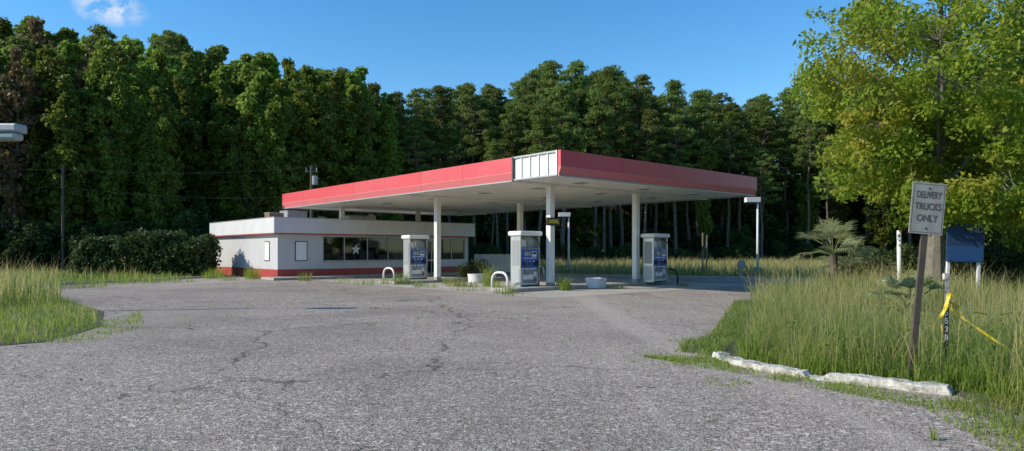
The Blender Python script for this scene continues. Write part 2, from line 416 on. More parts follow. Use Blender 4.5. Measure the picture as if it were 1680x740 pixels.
def pump(a,bb):
    x,y=st(a,bb); e=empty('fuel_pump',(x,y,.155),ANG)
    w=.50; d=.30
    b=MB(); b.box(-w,w,-d,d,0,.07,M['dark'])
    b.box(-w+.02,w-.02,-d+.03,d-.03,.07,.78,M['whiteclean'])
    for sgn in (-1,1):
        y0=sgn*(d-.03); 
        b.box(-w+.09,w-.09,min(y0,y0+sgn*.015),max(y0,y0+sgn*.015),.14,.72,M['grey'])
        b.box(-w+.12,w-.3,min(y0+sgn*.016,y0+sgn*.022),max(y0+sgn*.016,y0+sgn*.022),.3,.5,M['whiteclean'])
        b.box(w-.27,w-.12,min(y0+sgn*.016,y0+sgn*.022),max(y0+sgn*.016,y0+sgn*.022),.42,.62,M['whiteclean'])
        b.box(w-.26,w-.14,min(y0+sgn*.016,y0+sgn*.022),max(y0+sgn*.016,y0+sgn*.022),.22,.34,M['reddark'])
    b.obj('cabinet',e,bevel=.008)
    b=MB(); b.box(-w+.03,w-.03,-d,d,.782,1.55,M['blue'])
    for sgn in (-1,1):
        def pl(x0,x1,z0,z1,mat,t=.012,o=0):
            ya=sgn*(d+o); yb=sgn*(d+o+t); b.box(x0,x1,min(ya,yb),max(ya,yb),z0,z1,mat)
        pl(-.34,.02,1.28,1.48,M['grey'],.02); pl(-.30,-.02,1.31,1.45,M['screen'],.006,.021)
        pl(.10,.36,1.26,1.48,M['whiteclean'],.015); pl(.13,.33,1.36,1.45,M['dark'],.006,.016)
        for i in range(3):
            pl(-.34+i*.24,-.22+i*.24,.88,1.1,M['dark'],.012); pl(-.33+i*.24,-.23+i*.24,1.04,1.09,M['yellowletter'] if i==1 else M['whiteclean'],.006,.013)
        pl(-.36,.36,1.18,1.21,M['whiteclean'],.006)
    b.obj('dispenser_face',e,bevel=.006)
    b=MB()
    for sx in (-1,1):
        x0=sx*w; x1=sx*(w+.06); b.box(min(x0,x1),max(x0,x1),-d-.01,d+.01,.0,2.12,M['steel'])
        b.box(min(x1,x1+sx*.012),max(x1,x1+sx*.012),-d+.08,d-.08,.9,1.95,M['grey'])
        b.box(min(x1,x1+sx*.012),max(x1,x1+sx*.012),-d+.06,d-.06,.12,.78,M['galv'])
    b.box(-w+.001,w-.001,-.10,.10,1.552,2.12,M['galv'])
    b.box(-w+.001,w-.001,-d+.02,d-.02,1.552,1.62,M['grey'])
    b.box(-w+.1,-.02,-.115,-.101,1.68,2.0,M['whiteclean']); b.box(.06,w-.1,-.115,-.101,1.68,2.0,M['screen'])
    b.obj('frame',e,bevel=.008)
    b=MB(); b.box(-.64,.64,-.42,.42,2.14,2.34,M['whiteclean']); o=b.obj('top_cap',e,bevel=.06)
    b=MB(); b.box(-.5,.5,-.33,.33,2.115,2.138,M['dark']); 
    b.obj('cap_gasket',e)
    b=MB()
    for sgn in (-1,1):
        for xx in (-.36,.36):
            pts=[(xx,sgn*.12,2.1),(xx,sgn*(d+.12),1.95),(xx+.05,sgn*(d+.22),1.5),(xx+.1,sgn*(d+.26),.95),(xx+.06,sgn*(d+.2),.5),(xx,sgn*(d+.16),.45),(xx-.05,sgn*(d+.14),.6),(xx-.03,sgn*(d+.06),.92)]
            b.tube(pts,.016,M['black'],6)
            b.box(xx-.07,xx+.03,min(sgn*(d+.02),sgn*(d+.1)),max(sgn*(d+.02),sgn*(d+.1)),.88,1.08,M['black'])
    b.obj('hoses_and_nozzles',e)
pump(3.45,1.35); pump(12.6,1.75)
pump(2.2,8.75); pump(11.8,8.8)
for (px,D) in ((978,29.6),(782,35.0)):
    b=MB(); b.lathe([(.40,0),(.44,.02),(.46,.36),(.48,.38),(.48,.45),(.40,.45),(.39,.38)],M['white'])
    b.obj('planter',None,(at(px,D),D,.008),smooth=False)

# ---------------------------------------------------------------- store
BX,BY=-13.8,39.3
bl=empty('convenience_store_building',(BX,BY,0),ANG)
def wt(px):
    r=(px-840)/F; return (r*BY-BX)/(cA-sA*r)
BW,BL_,BH=14.1,11.1,2.72
b=MB(); Wm=M['wall']; z0s,z1s=1.02,2.58
wins=[(wt(530),wt(694)),(wt(722),wt(763))]; door=(wt(697),wt(719))
def wallbox(x0,x1,z0,z1): b.box(x0,x1,0,.2,z0,z1,Wm)
wallbox(0,wins[0][0],.56,BH)
wallbox(wins[0][0],wins[0][1],.56,z0s); wallbox(wins[0][0],wins[0][1],z1s,BH)
wallbox(wins[0][1],door[0],.56,BH)
wallbox(door[0],door[1],2.4,BH)
wallbox(door[1],wins[1][0],.56,BH)
wallbox(wins[1][0],wins[1][1],.56,z0s); wallbox(wins[1][0],wins[1][1],z1s,BH)
wallbox(wins[1][1],BW,.56,BH)
b.box(0,.2,.2,BL_,.56,BH,Wm); b.box(BW-.2,BW,.2,BL_,.56,BH,Wm); b.box(.2,BW-.2,BL_-.2,BL_,.56,BH,Wm)
b.obj('walls',bl)
b=MB(); R_=M['reddark']
b.box(-.02,door[0],-.02,.19,0,.558,R_); b.box(door[1],BW+.02,-.02,.19,0,.558,R_)
b.box(-.02,.19,.192,BL_,0,.558,R_); b.box(BW-.19,BW+.02,.192,BL_,0,.558,R_); b.box(.19,BW-.19,BL_-.19,BL_,0,.558,R_)
b.obj('red_base',bl)
b=MB(); ov=.35
b.box(-ov,BW+ov,-ov,-ov+.1,2.72,3.62,M['band']); b.box(-ov,-ov+.1,-ov+.1,BL_+ov-.1,2.72,3.62,M['band'])
b.box(BW+ov-.1,BW+ov,-ov+.1,BL_+ov-.1,2.72,3.62,M['band']); b.box(-ov,BW+ov,BL_+ov-.1,BL_+ov,2.72,3.62,M['band'])
b.box(-ov+.1,BW+ov-.1,-ov+.1,BL_+ov-.1,3.3,3.42,M['galv'])
b.box(-ov+.1,BW+ov-.1,-ov+.1,BL_+ov-.1,2.724,2.76,M['white'])
b.box(-ov-.02,BW+ov+.02,-ov-.02,-ov+.12,3.622,3.66,M['galv']); b.box(-ov-.02,-ov+.12,-ov+.12,BL_+ov,3.622,3.66,M['galv'])
b.box(-ov+.02,BW+ov-.02,-ov+.02,-ov+.08,2.65,2.717,M['reddark']); b.box(-ov+.02,-ov+.08,-ov+.08,BL_+ov-.1,2.65,2.717,M['reddark'])
b.obj('roof_band',bl,bevel=.008)
b=MB(); g=MB()
def frame(x0,x1,z0,z1,mull):
    b.box(x0,x1,.04,.14,z0,z0+.06,M['galv']); b.box(x0,x1,.04,.14,z1-.06,z1,M['galv'])
    for x in [x0]+mull+[x1-.06]: b.box(x,x+.06,.05,.13,z0+.061,z1-.061,M['galv'])
    g.add([(x0,.09,z0),(x1,.09,z0),(x1,.09,z1),(x0,.09,z1)],[(0,1,2,3)],M['glass'])
frame(wins[0][0],wins[0][1],z0s,z1s,[wt(565),wt(603),wt(637),wt(663)])
frame(wins[1][0],wins[1][1],z0s,z1s,[wt(741)])
frame(door[0],door[1],.1,2.4,[(door[0]+door[1])/2])
b.box(door[0],door[1],.03,.15,.98,1.04,M['steel'])
b.box(wins[0][0]-.05,wins[0][1]+.05,-.04,.04,z0s-.07,z0s-.002,M['galv'])
b.obj('window_frames',bl); g.obj('window_glass',bl)
b=MB()
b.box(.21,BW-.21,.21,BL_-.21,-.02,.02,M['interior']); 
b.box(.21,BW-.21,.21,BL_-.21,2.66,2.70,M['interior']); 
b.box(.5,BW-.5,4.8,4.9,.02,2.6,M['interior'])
for (x,w,h,mm) in ((3.2,.9,1.5,'grey'),(4.6,.8,1.3,'brownbox'),(6.3,1.0,1.7,'grey'),(7.6,.6,1.4,'grey'),(8.8,.9,1.5,'wall'),(12.0,1.2,1.5,'grey')):
    b.box(x,x+w,1.6,2.2,.02,h,M[mm])
for (x0,x1,z) in ((wt(606),wt(634),1.9),(wt(640),wt(661),1.75),(wt(667),wt(690),2.05)):
    for i in range(int((2.52-z)/.05)): b.box(x0+.05,x1-.02,.16,.165,z+i*.05,z+i*.05+.035,M['wall'])
b.obj('interior_fittings',bl)
b=MB()
cx_,cz_=(wt(585)),1.75; pts=[]
for i in range(10):
    r=.36 if i%2==0 else .15; t=math.pi/2+i*math.pi/5; pts.append((cx_+r*math.cos(t),.084,cz_+r*math.sin(t)))
b.add(pts+[(cx_,.084,cz_)],[(i,(i+1)%10,10) for i in range(10)],M['band']); b.obj('star_decal',bl)
b=MB()
def board(x0,x1,z0,z1):
    b.box(x0,x1,-.03,-.001,z0,z1,M['dark']); b.box(x0+.05,x1-.05,-.036,-.0305,z0+.05,z1-.05,M['whiteclean'])
board(wt(484),wt(504),1.05,2.25); 
b.box(-.03,-.001,1.2,2.0,1.05,2.25,M['dark']); b.box(-.036,-.0305,1.25,1.95,1.1,2.2,M['whiteclean'])
b.obj('notice_boards',bl)
b=MB()
def unit_(x,y,w,d,h,mat):
    b.box(x,x+w,y,y+d,3.43,3.43+h,M[mat]); b.box(x-.03,x+w+.03,y-.03,y+d+.03,3.432+h,3.48+h,M['galv'])
unit_(.3,2.0,.9,.8,.55,'brownbox'); unit_(1.6,2.4,1.3,1.2,.75,'galv'); unit_(5.4,1.6,1.4,.9,.55,'band'); unit_(8,5,1.2,1.2,.5,'galv')
b.lathe([(.18,0),(.18,.4),(.25,.42),(.25,.5)],M['galv'],(4.2,3,3.43),12)
b.tube([(7.0,1.5,3.43),(7.0,1.5,3.75)],.03,M['dark'])
V=[];n=16
for i in range(4):
    for j in range(n):
        r=.12*i+.001; t=2*math.pi*j/n; V.append((7.0+r*math.cos(t),1.42+r*r*.5*-1+.1,3.85+r*math.sin(t)*.9))
b.add(V,[(i*n+j,i*n+(j+1)%n,(i+1)*n+(j+1)%n,(i+1)*n+j) for i in range(3) for j in range(n)],M['band'])
b.obj('roof_units',bl)
b=MB(); b.box(-1.0,BW+1.2,-1.9,-.022,.009,.15,M['concrete']); o=b.obj('sidewalk',None,(BX,BY,0),ANG,bevel=.015)

D=50; fx0,fx1=at(778,D),at(846,D)
b=MB(); x=fx0; i=0
while x<fx1:
    b.box(x,x+.17,0,.03,.05,1.42+.02*math.sin(i*2.1),M['white']); x+=.19; i+=1
b.box(fx0,fx1,.031,.07,.3,.38,M['wall']); b.box(fx0,fx1,.031,.07,1.1,1.18,M['wall']); b.obj('slat_fence',None,(0,D,0))

# ---------------------------------------------------------------- lamps, posts, signs
def lamp(px,D,pt,foot=True,dirx=-1):
    e=empty('street_lamp',(at(px,D),D,0)); h=zz(pt,D)
    b=MB(); b.tube([(0,0,.0),(0,0,h-.15)],[.085,.06],M['white'],12); b.obj('pole',e,smooth=True)
    b=MB(); b.box(-.75,.12,-.22,.22,h-.3,h,M['white'])
    b.box(-.68,-.05,-.17,.17,h-.34,h-.302,M['grey']); b.obj('lamp_head',e,bevel=.03)
    if foot:
        b=MB(); b.lathe([(.27,0),(.27,.62),(.22,.66)],M['concrete'],n=16); b.obj('footing',e)
lamp(1243,41,324); lamp(933,49,349)
LD=17.5; hx=at(12,LD); hz=zz(218,LD)
e=empty('street_lamp',(hx-2.1,LD-.1,0))
b=MB(); b.tube([(0,0,0),(0,0,hz+.1)],[.11,.07],M['galv'],12); b.tube([(0,0,hz+.02),(1.7,0,hz+.05)],.035,M['galv'],8); b.obj('pole',e,smooth=True)
b=MB(); b.box(1.6,2.56,-.22,.22,hz-.02,hz+.2,M['galv']); b.obj('lamp_head',e,bevel=.05)
b=MB(); b.box(1.75,2.5,-.18,.18,hz-.22,hz-.022,M['screen']); b.obj('lens',e,bevel=.07)

D=41; e=empty('air_meter_stand',(at(1211,D),D-.6,0))
b=MB(); b.tube([(0,0,0),(0,0,.65)],.09,M['galv'],10); b.box(-.2,.2,-.14,.14,.62,1.0,M['galv']); b.tube([(-.1,0,1.0),(-.1,0,1.12)],.07,M['grey']); b.tube([(.1,0,1.0),(.1,0,1.12)],.07,M['grey'])
b.tube([(.2,0,.8),(.32,0,.7),(.3,0,.3),(.15,0,.1)],.025,M['black']); b.box(-.13,.13,-.15,-.141,.72,.92,M['screen']); b.obj('stand',e,bevel=.01)
b=MB(); D=43
b.tube([(at(1153,D),D,0),(at(1153,D),D,zz(382,D))],.05,M['barkpale']); b.tube([(at(1159,D),D,0),(at(1160,D),D,zz(386,D))],.045,M['barkpale']); b.obj('wooden_stakes')
D=24; b=MB(); b.tube([(at(1476,D),D,0),(at(1475,D),D,zz(378,D))],.075,M['white'],12); b.obj('white_post',smooth=True)
def rock(px,D,r,name='painted_rock'):
    bpy.ops.mesh.primitive_ico_sphere_add(subdivisions=3,radius=1); o=bpy.context.object
    o.name=name; o.location=(at(px,D),D,r*.55)
    for v in o.data.vertices:
        c=v.co; k=1+.18*math.sin(c.x*3+px)+.12*math.sin(c.y*4+1)+.1*math.sin(c.z*5+c.x*2)
        v.co=Vector((c.x*k*r,c.y*k*r,c.z*k*r*.8))
    for p in o.data.polygons: p.use_smooth=True
    o.data.materials.append(M['kerbwhite'])
rock(1468,23.5,.5); rock(1600,21,.3)

SD=8.3; sx_=at(1504,SD); e=empty('delivery_sign',(sx_-.075,SD,0)); e.rotation_euler=(0,math.radians(5.2),math.radians(-2))
b=MB(); hz=zz(372,SD)
for (x0,x1,y0,y1) in ((-.03,.03,-.006,.0),(-.036,-.03,-.006,.03),(.03,.036,-.006,.03)): b.box(x0,x1,y0,y1,-.1,hz+.35,M['wood'])
b.obj('post',e)
sc_=zz(341,SD)
b=MB(); b.box(-.205,.205,-.016,-.0065,sc_-.32,sc_+.32,M['signface']); o=b.obj('sign_panel',e)
b=MB(); 
for z in (sc_-.25,sc_+.25): b.tube([(0,-.016,z),(0,-.022,z)],.012,M['dark'],8)
for (x0,x1,z0,z1) in ((-.19,.19,sc_+.295,sc_+.301),(-.19,.19,sc_-.301,sc_-.295),(-.19,-.184,sc_-.295,sc_+.295),(.184,.19,sc_-.295,sc_+.295)): b.box(x0,x1,-.0175,-.0162,z0,z1,M['lettergrey'])
b.obj('bolts_and_border',e)
for i,(t,sx2) in enumerate((('DELIVERY',.86),('TRUCKS',1.05),('ONLY',1.15))):
    o=text('line_%d'%(i+1),t,.10,e,(0,-.0185,sc_+.165-i*.145),M['lettergrey'],ext=.001,off=.0012); o.scale=(sx2*.82,1.2,1)

D=20.5; e=empty('blue_sign',(at(1580,D),D,0)); e.rotation_euler=(0,math.radians(2),math.radians(-2))
b=MB(); b.box(-.56,.56,-.02,.02,zz(430,D),zz(367,D),M['bluesign']); b.box(-.54,.54,-.024,-.0205,zz(428,D),zz(404,D),M['bluefade']); b.obj('board',e)
b=MB(); b.box(-.5,-.42,.021,.1,0,zz(367,D),M['white']); b.box(.42,.5,.021,.1,0,zz(367,D),M['white']); b.obj('legs',e)
text('lettering_top','ND',.25,e,(.33,-.024,zz(377,D)),M['signletter'])
PD=8.5; px_=at(1551,PD); e=empty('marker_post',(px_,PD,0)); e.rotation_euler=(0,math.radians(.5),0)
tz=zz(449,PD)
b=MB(); b.box(-.03,.03,-.012,.012,.0,tz,M['dark']); b.box(-.026,.026,-.0165,-.0125,tz-.42,tz-.08,M['kerbwhite']); b.box(-.035,.035,-.02,.02,tz-.075,tz+.004,M['kerbwhite']); b.obj('stake',e)
for i,ch in enumerate('5538'):
    text('digit_%d'%(i+1),ch,.1,e,(0,-.0135,tz-.5-i*.105),M['whiteclean'],ext=.001)
def ribbon(mb,pts,w,mat,tw=1.2,n=14):
    P=[Vector(p) for p in pts]; Q=[]
    for i in range(len(P)-1):
        for k in range(n): Q.append(P[i].lerp(P[i+1],k/n))
    Q.append(P[-1]); vs=[]
    for i,q in enumerate(Q):
        t=(Q[min(i+1,len(Q)-1)]-Q[max(i-1,0)]).normalized(); u=t.cross(Vector((0,1,0))).normalized(); v=t.cross(u)
        a=.6*math.sin(i*.23)*tw; s=(u*math.cos(a)+v*math.sin(a))*w/2; vs+= [tuple(q+s),tuple(q-s)]
    mb.add(vs,[(2*i,2*i+1,2*i+3,2*i+2) for i in range(len(Q)-1)],mat)
b=MB()
def sag(p,q,s,n=8):
    return [(p[0]+(q[0]-p[0])*t,p[1]+(q[1]-p[1])*t,p[2]+(q[2]-p[2])*t-s*4*t*(1-t)) for t in [i/n for i in range(n+1)]]
q0=(px_,PD-.03,zz(500,PD)); 
ribbon(b,sag(q0,(px_+1.35,PD-.5,zz(628,PD-.5)+.02),.12),.03,M['yellow'])
ribbon(b,[q0,(px_-.1,PD-.06,zz(520,PD)),(px_-.06,PD-.05,zz(560,PD))],.04,M['yellow'],2.2)
ribbon(b,[(px_+.03,PD-.03,zz(480,PD)),(px_-.03,PD-.04,zz(508,PD))],.045,M['yellow'],2)
ribbon(b,sag((px_+.0,PD,zz(492,PD)),(px_+2.6,PD+1.6,1.0),.25),.022,M['yellow'])
b.obj('caution_tape')
b=MB(); b.box(-.18,.16,-.07,.07,.0,.07,M['kerbwhite']); b.obj('loose_kerb_piece',None,(at(1532,7.9),8.0,.01),.3,bevel=.02)

D=52; ux=at(511,D); e=empty('utility_pole',(ux,D,0)); th=zz(272,D)
b=MB(); b.tube([(0,0,0),(0,0,th)],[.14,.10],M['bark'],10); b.box(-.5,.5,-.05,.05,th-.5,th-.4,M['bark'])
for x in (-.4,.4): b.tube([(x,0,th-.4),(x,0,th-.15)],.04,M['grey'],6)
b.lathe([(.20,0),(.22,.05),(.22,.65),(.16,.7)],M['grey'],(.3,-.1,th-1.5),12); b.obj('pole_assembly',e)
e2=empty('utility_pole',(at(103,50),50,0)); b=MB(); th2=zz(272,50); b.tube([(0,0,0),(0,0,th2)],[.12,.08],M['bark'],10); b.obj('pole_assembly',e2)
b=MB()
def wire(p,q,s): b.tube(sag(p,q,s,10),.011,M['dark'],4,False)
x2=at(103,50)
for (za,zb) in ((th2-.25,th-.1),(th2-1.6,th-2.4)):
    wire((x2,50,za),(ux,D,zb),.4); wire((at(-500,46),46,za+.2),(x2,50,za),.4)
wire((ux,D,th-2.4),(*st(25.9,4),4.9),.3)
b.obj('power_line')

# ---------------------------------------------------------------- trees
def clusters(n,c,r,shell=.55):
    d=unit(n); rad=shell+(1-shell)*R.random(n)**.7
    return d*rad[:,None]*np.array(r)+np.array(c)
def tree_mb(H,tr,crown,ncl,clr,nl,ls,lmat,bmat,shell=.5,limbs=7,asp=.55,flat=.7,lean=0,br=.035,extra=None,top=None):
    mb=MB(); c,r=crown
    top=c[2]+r[2]*.6
    tp=[(0,0,0)]
    for i in range(1,6):
        t=i/5; tp.append((c[0]*t+random.uniform(-.15,.15)*H*.03+lean*t,c[1]*t+random.uniform(-.15,.15)*H*.03,top*t))
    mb.tube(tp,[tr*(1-.85*i/5) if i else tr*1.25 for i in range(6)],bmat,8)
    nodes=[Vector(p) for p in tp[2:]]
    for i in range(limbs):
        t=.25+.6*i/limbs; k=min(int(t*5),4); f=t*5-k
        p=Vector(tp[k]).lerp(Vector(tp[k+1]),f); a=i*2.4+random.random()
        q=Vector(c)+Vector((math.cos(a)*r[0]*.55,math.sin(a)*r[1]*.55,(t-.35)*r[2]*1.4))
        m=(p+q)/2+Vector((0,0,-.05*H*.3)); lr=tr*(1-.7*t)
        mb.tube([p,m,q],[lr*.42,lr*.28,lr*.12],bmat,6); nodes+=[m,q,(m+q)/2]
    C=clusters(ncl,c,r,shell)
    if extra: C=np.concatenate([C]+[clusters(n_,c_,r_,.3) for (n_,c_,r_) in extra])
    P=[]
    for ci in C:
        v=Vector(ci); nn=min(nodes,key=lambda q:(q-v).length)
        mid=(nn+v)/2+Vector((random.uniform(-.2,.2),random.uniform(-.2,.2),random.uniform(-.1,.3)))
        mb.tube([nn,mid,v],[br,br*.7,br*.3],bmat,4,False)
        rr=clr*random.uniform(.5,1.35); k=int(nl*random.uniform(.6,1.3)*(rr/clr)**1.5)
        d=unit(k)*(R.random(k)**.45)[:,None]*rr; d[:,2]*=flat; P.append(ci+d)
    P=np.concatenate(P); V,Fc=leaves(P,ls,asp); mb.add(V,Fc,lmat); return mb
def forest_tree(H,z0,rmax,nb,lmat,seed):
    mb=MB(); rnd=random.Random(seed)
    wob=[(0,0,0)]+[(rnd.uniform(-.3,.3)*i*.35,rnd.uniform(-.3,.3)*i*.35,H*.97*i/7) for i in range(1,8)]
    mb.tube(wob,[.24*(1-.88*i/7) for i in range(8)],M['bark'],7)
    P=[]
    lob=[rnd.random()*6.28 for _ in range(3)]
    for i in range(nb):
        t=(i+rnd.random())/nb; z=z0+(H-z0)*t
        a=i*2.399+rnd.random()
        env=(1-t)**.6*(.35+.65*min(1,t*3.2))
        env*=.72+.28*math.sin(a*2+lob[0]+t*5)+.15*math.sin(t*17+lob[1])
        rad=rmax*max(.05,env)*rnd.uniform(.5,1.2)
        k=min(z/(H*.97)*7,6.99); j=int(k); base=Vector(wob[j]).lerp(Vector(wob[j+1]),k-j)
        tip=base+Vector((math.cos(a)*rad,math.sin(a)*rad,rad*rnd.uniform(.25,.9)))
        mb.tube([base,base.lerp(tip,.5)+Vector((0,0,-.12)),tip],[.06,.04,.015],M['bark'],4,False)
        for s_ in (1.0,.55) if rad>1.2 else (1.0,):
            c=base.lerp(tip,s_); rr=rnd.uniform(.35,.85)*(1.0 if t<.85 else .65); n=int(100*rr/.7)
            d=unit(n)*(R.random(n)**.6)[:,None]*rr; d[:,2]*=rnd.uniform(.6,1.3); P.append(np.array(c)+d)
    P=np.concatenate(P); V,Fc=leaves(P,.17,.6); mb.add(V,Fc,lmat); return mb
def pine_mb(H,tr,c0,ncl,lmat,wd=.125):
    mb=MB(); 
    tp=[(random.uniform(-.1,.1)*i,random.uniform(-.1,.1)*i,H*i/6) for i in range(7)]; tp[0]=(0,0,0)
    mb.tube(tp,[tr*(1-.85*i/6) for i in range(7)],M['barkpine'],8)
    P=[]
    for i in range(ncl):
        t=(i+random.random())/ncl; z=H*(c0+(1-c0)*t); 
        env=(1-t)**.6*(.55+.45*min(1,t*2.5))+.06
        rad=H*wd*env*random.uniform(.3,1.4); a=i*2.399+random.random()*.9
        k=z/H*6; j=min(int(k),5); base=Vector(tp[j]).lerp(Vector(tp[j+1]),k-j)
        q=base+Vector((math.cos(a)*rad,math.sin(a)*rad,rad*random.uniform(-.1,.5)))
        mb.tube([base,q],[.06,.02],M['barkpine'],4,False)
        rr=random.uniform(.35,.8); n=int(150*rr); d=unit(n)*(R.random(n)**.5)[:,None]*rr; d[:,2]*=.5
        P.append(np.array(q)+d)
    for i in range(6):
        z=H*c0*random.uniform(.4,.95); a=random.random()*6.3; mb.tube([(0,0,z),(math.cos(a)*1.1,math.sin(a)*1.1,z+.2)],[.04,.01],M['barkpine'],4,False)
    P=np.concatenate(P); V,Fc=leaves(P,.19,.28); mb.add(V,Fc,lmat)
    return mb
protoD=[forest_tree(18,[1.5,3,2,4,3][i],[3.2,2.5,3.5,2.1,2.8][i],[125,110,130,95,115][i],M['l_oak'],50+i).obj('broadleaf_mesh',data=True) for i in range(5)]
protoRed=forest_tree(18,3,3.0,60,M['l_red'],99).obj('rusty_mesh',data=True)
protoP=[pine_mb(20,.22,[.48,.58,.44,.62,.52][i],[80,62,90,52,70][i],M['l_pine'],[.12,.105,.13,.095,.135][i]).obj('pine_mesh',data=True) for i in range(5)]
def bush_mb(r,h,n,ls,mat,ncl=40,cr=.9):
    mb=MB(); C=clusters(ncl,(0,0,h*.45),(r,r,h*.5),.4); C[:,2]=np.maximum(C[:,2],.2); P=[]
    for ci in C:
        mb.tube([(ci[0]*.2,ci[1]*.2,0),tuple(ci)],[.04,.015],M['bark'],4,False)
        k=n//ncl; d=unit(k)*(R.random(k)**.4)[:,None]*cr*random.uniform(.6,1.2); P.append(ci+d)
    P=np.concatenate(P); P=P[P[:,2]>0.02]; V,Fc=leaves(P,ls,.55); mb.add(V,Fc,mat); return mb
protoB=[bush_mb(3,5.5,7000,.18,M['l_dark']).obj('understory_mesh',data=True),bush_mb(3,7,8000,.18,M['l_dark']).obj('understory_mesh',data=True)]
forest=empty('forest')
prof=[(-400,40),(-150,30),(0,38),(50,18),(90,42),(140,48),(200,58),(260,58),(340,80),(420,96),(480,112),(540,114),(600,126),(640,160),(700,158),(760,152),(820,146),(880,126),(930,114),(1000,124),(1060,132),(1130,152),(1180,175),(1230,176),(1290,155),(1340,155),(1420,130),(1600,120),(2100,120)]
frontD=[(-400,48),(0,52),(350,58),(600,64),(900,74),(1300,84),(1700,80),(2100,70)]
def inst(me,x,y,s,sz,rz,nm,par=None):
    o=bpy.data.objects.new(nm,me); scene.collection.objects.link(o); o.parent=par or forest; o.location=(x,y,0); o.scale=(s,s,sz); o.rotation_euler=(random.uniform(-.03,.03),random.uniform(-.03,.03),rz)
def itp(t,x): return float(np.interp(x,[p[0] for p in t],[p[1] for p in t]))
for row,(dd,step,low) in enumerate(((0,40,75),(5,34,50),(11,30,26),(18,32,16),(27,40,22),(38,50,22))):
    x=-380+row*17
    while x<2080:
        px=x+random.uniform(-14,14); D=itp(frontD,px)+dd+random.uniform(-2,2)
        py=itp(prof,px)+random.uniform(-16,low+18); h=zz(py,D)
        pine= random.random()< (0.12 if px<600 else .5 if px<680 else .94)
        if row==0 and px>640 and random.random()<.2: x+=step; continue
        if pine:
            k=h/20; inst(random.choice(protoP),at(px,D),D,k*random.uniform(.9,1.25),k,random.random()*6.3,'pine_tree')
        else:
            k=h/18; me=random.choice(protoD)
            if px<160 and row<3 and random.random()<.4: me=protoRed
            inst(me,at(px,D),D,k*random.uniform(.85,1.1),k,random.random()*6.3,'broadleaf_tree')
        x+=step*random.uniform(.75,1.25)
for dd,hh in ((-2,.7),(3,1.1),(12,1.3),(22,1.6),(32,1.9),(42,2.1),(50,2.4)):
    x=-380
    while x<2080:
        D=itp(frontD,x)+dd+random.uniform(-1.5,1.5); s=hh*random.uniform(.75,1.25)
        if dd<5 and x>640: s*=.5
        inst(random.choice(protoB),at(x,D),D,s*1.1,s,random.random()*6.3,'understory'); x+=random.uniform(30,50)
far2=empty('unseen_tree_row')  # unseen tree row behind the camera, added to shape the store window reflections
x=-60
while x<190:
    for dy in (0,8):
        inst(random.choice(protoD+protoB),x+random.uniform(-2,2),-60-dy+random.uniform(-3,3)+abs(x-40)*.1,1.1,random.uniform(.7,1.0),random.random()*6.3,'reflection_tree',far2)
    x+=5.5
tb=tree_mb(12,.28,((.3,0,7.4),(4.7,4.6,5.2)),330,.66,190,.085,M['l_bright'],M['barkpale'],.3,14,.5,.75,0,.018,[(70,(2.6,.5,4.0),(3.0,3,1.9)),(34,(-1.6,0,4.6),(1.9,2,1.5)),(16,(.3,-2.2,3.0),(1.7,.5,.6))])
tb.obj('broadleaf_tree',None,(at(1532,22),22,0))
tb=tree_mb(12,.25,((0,0,7.0),(4.2,4.2,5.2)),220,.75,170,.10,M['l_bright'],M['barkpale'],.35,12,.5,.75,0,.022)
tb.obj('broadleaf_tree',None,(21.5,29,0))
for (x,y,r,h) in ((at(1625,25),25,1.8,2.6),(at(1665,23),23,1.8,2.6),(at(1560,27),27,1.7,2.4),(at(1430,33),33,1.4,1.6),(25,31,2.5,3)):
    bush_mb(r,h,4500,.08,M['l_dark'],34,.5).obj('shrub',None,(x,y,0))
mb=MB(); P=[]
hx0,hx1=-27.2,-19.6
for i in range(260):
    x=random.uniform(hx0,hx1); top=2.3+.3*math.sin(x*1.3)+.2*math.sin(x*3.1)-(.35 if x<hx0+.7 else 0)
    side=random.random()
    if side<.5: c=(x,random.uniform(41.6,41.9),random.uniform(.2,top))
    elif side<.85: c=(x,random.uniform(41.8,44.2),top-random.uniform(0,.2))
    else: c=(random.choice((hx0,hx1)),random.uniform(41.8,44),random.uniform(.2,top))
    k=110; d=unit(k)*(R.random(k)**.5)[:,None]*.5; P.append(np.array(c)+d)
    if i%4==0: mb.tube([(x,43,0),c],[.04,.015],M['bark'],4,False)
P=np.concatenate(P); P=P[P[:,2]>.02]; V,Fc=leaves(P,.11,.6); mb.add(V,Fc,M['l_hedge'])
mb.box(hx0+.3,hx1-.3,42.1,43.9,0,1.9,M['soil']); mb.obj('hedge')
